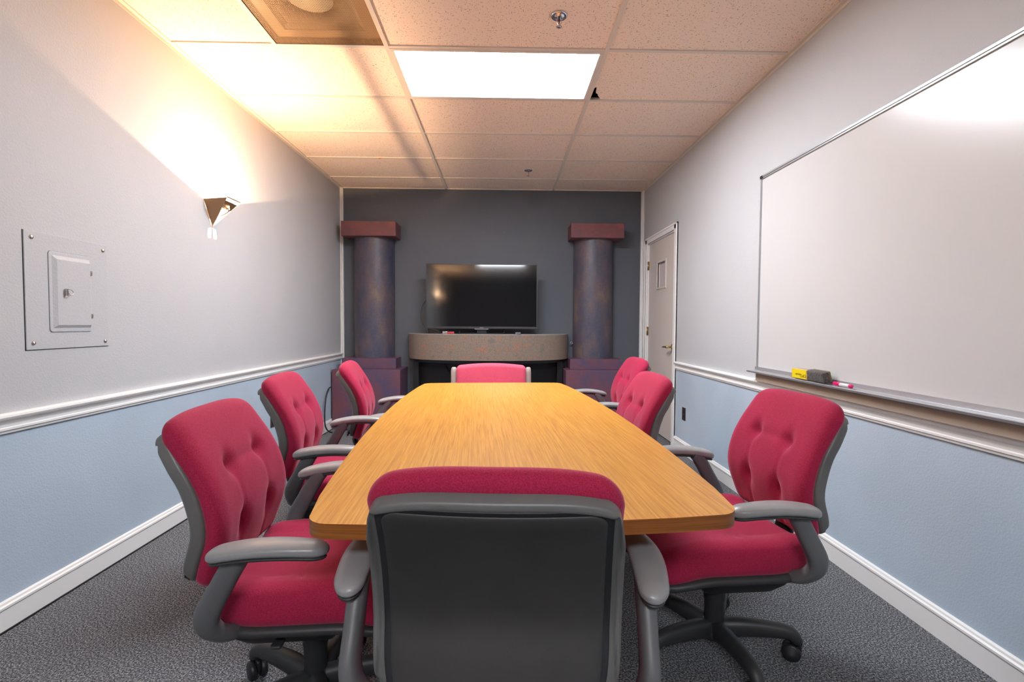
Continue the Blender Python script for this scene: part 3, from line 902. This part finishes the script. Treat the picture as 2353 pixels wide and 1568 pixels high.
        b.sweep([(sx*.300, -.060, .606), (sx*.300, -.085, .585), (sx*.298, -.122, .520), (sx*.294, -.155, .455), (sx*.278, -.155, .412), (sx*.245, -.130, .380), (sx*.19, -.11, .366)],
                [(.018, .018), (.020, .026), (.019, .027), (.019, .029), (.020, .026), (.020, .018), (.018, .012)], 16, power=2.6, up=(0, 1, .3))
        b.build('arm_post', M['post'], t)
    return t

BASE_A = math.radians(12)
def dup(root, loc, rz, label, base_turn=0):
    r = root.copy(); COL.objects.link(r); r.location = loc; r.rotation_euler = (0, 0, rz); r['label'] = label
    for ch in list(root.children):
        c_ = ch.copy(); COL.objects.link(c_); c_.parent = r
        if ch.name.startswith('base_leg'): c_.rotation_euler = (0, 0, R(base_turn))
        for gch in list(ch.children):
            d_ = gch.copy(); COL.objects.link(d_); d_.parent = c_
    return r
GRP = 'crimson office chairs around the table'
R = math.radians
CH = [  # x, y, heading of the seat front (0 = away from the viewer, along +y), label
    (.004, 1.088, R(-3), 'crimson office chair nearest the viewer, seen from behind'),
    (-.553, 1.435, R(-86), 'nearest crimson office chair on the left side of the table'),
    (-.735, 2.305, R(-84), 'middle crimson office chair on the left side of the table'),
    (-.655, 3.035, R(-82), 'farthest crimson office chair on the left side, before the purple column'),
    (.750, 1.665, R(94), 'nearest crimson office chair on the right side, below the whiteboard tray'),
    (.450, 2.340, R(92), 'middle crimson office chair on the right side of the table'),
    (.670, 3.420, R(92), 'farthest crimson office chair on the right side, before the door'),
]
proto = make_chair(CH[0][3]); proto['group'] = GRP
for i, (x, y, a, lab) in enumerate(CH):
    if i == 0:
        proto.location = (x, y, 0); proto.rotation_euler = (0, 0, a)
    else:
        o = dup(proto, (x, y, 0), a, lab, {1: 12, 4: 24, 5: 20}.get(i, 33*i))

# the different chair at the far end of the table
t = thing('side_chair', 'pink backed chair with pale plastic frame at the far end of the table', 'chair', (-.075, 3.50, 0), R(2))
def bk(x, y, z):
    return (x, y+.18+.16*(z/.42)**2*.25+.15*x*x, z+.60)
b = MB(); b.rbox((.262, .030, .222), (.03, .026, .03), (8, 1, 8), 5, fn=lambda x, y, z: (x, y+.18+.03*z-.30*x*x*0, z+.60+.018*(1-(x/.26)**2)*smooth(.1, .2, z)))
b.build('back_cushion', M['fabric_pink'], t)
for sx in (-1, 1):
    b = MB(); b.sweep([(sx*.282, .205, .808), (sx*.282, .203, .775), (sx*.281, .195, .60), (sx*.275, .18, .42), (sx*.27, .17, .22), (sx*.26, .20, .012)],
                      [(.012, .010), (.023, .022), (.023, .022), (.021, .020), (.017, .018), (.015, .015)], 14, power=2.4, up=(0, 1, 0))
    b.build('back_post', M['endframe'], t)
    b = MB(); b.sweep([(sx*.25, -.22, .40), (sx*.255, -.23, .22), (sx*.26, -.25, .012)], [.014]*3, 12, up=(0, 1, 0)); b.build('front_leg', M['endframe'], t)
b = MB(); b.rbox((.25, .23, .035), (.04, .04, .03), (4, 4, 1), 4, tf=Matrix.Translation((0, -.03, .44))); b.build('seat_cushion', M['fabric_pink'], t)
b = MB(); b.rbox((.255, .235, .012), (.04, .04, .01), (2, 2, 1), 3, tf=Matrix.Translation((0, -.03, .40))); b.build('seat_pan', M['pan'], t)

# ------------------------------------------------------------------ camera
f_px, yaw, pit, rol, hc = 1120.04, .0202, -.0360, .0057, 1.1412
cy, sy, cp, sp_, cr, sr = math.cos(yaw), math.sin(yaw), math.cos(pit), math.sin(pit), math.cos(rol), math.sin(rol)
fw = Vector((sy*cp, cy*cp, sp_)); rt = Vector((cy, -sy, 0)); up = rt.cross(fw)
r2 = cr*rt+sr*up; u2 = -sr*rt+cr*up
cam = D.cameras.new('camera'); co = D.objects.new('camera', cam); COL.objects.link(co)
cam.sensor_fit = 'HORIZONTAL'; cam.sensor_width = 36; cam.lens = f_px/2353*36; cam.clip_start = .02
mw = Matrix.Identity(4)
for i in range(3):
    mw[i][0] = r2[i]; mw[i][1] = u2[i]; mw[i][2] = -fw[i]
mw[0][3], mw[1][3], mw[2][3] = 0, 0, hc
co.matrix_world = mw
SC.camera = co

wd = D.worlds.new('world'); SC.world = wd; wd.use_nodes = True
wd.node_tree.nodes['Background'].inputs[0].default_value = (.02, .02, .022, 1)
SC.view_settings.view_transform = 'Standard'; SC.view_settings.look = 'None'
SC.view_settings.gamma = 1; SC.view_settings.use_curve_mapping = False
SC.view_settings.exposure = 1.05
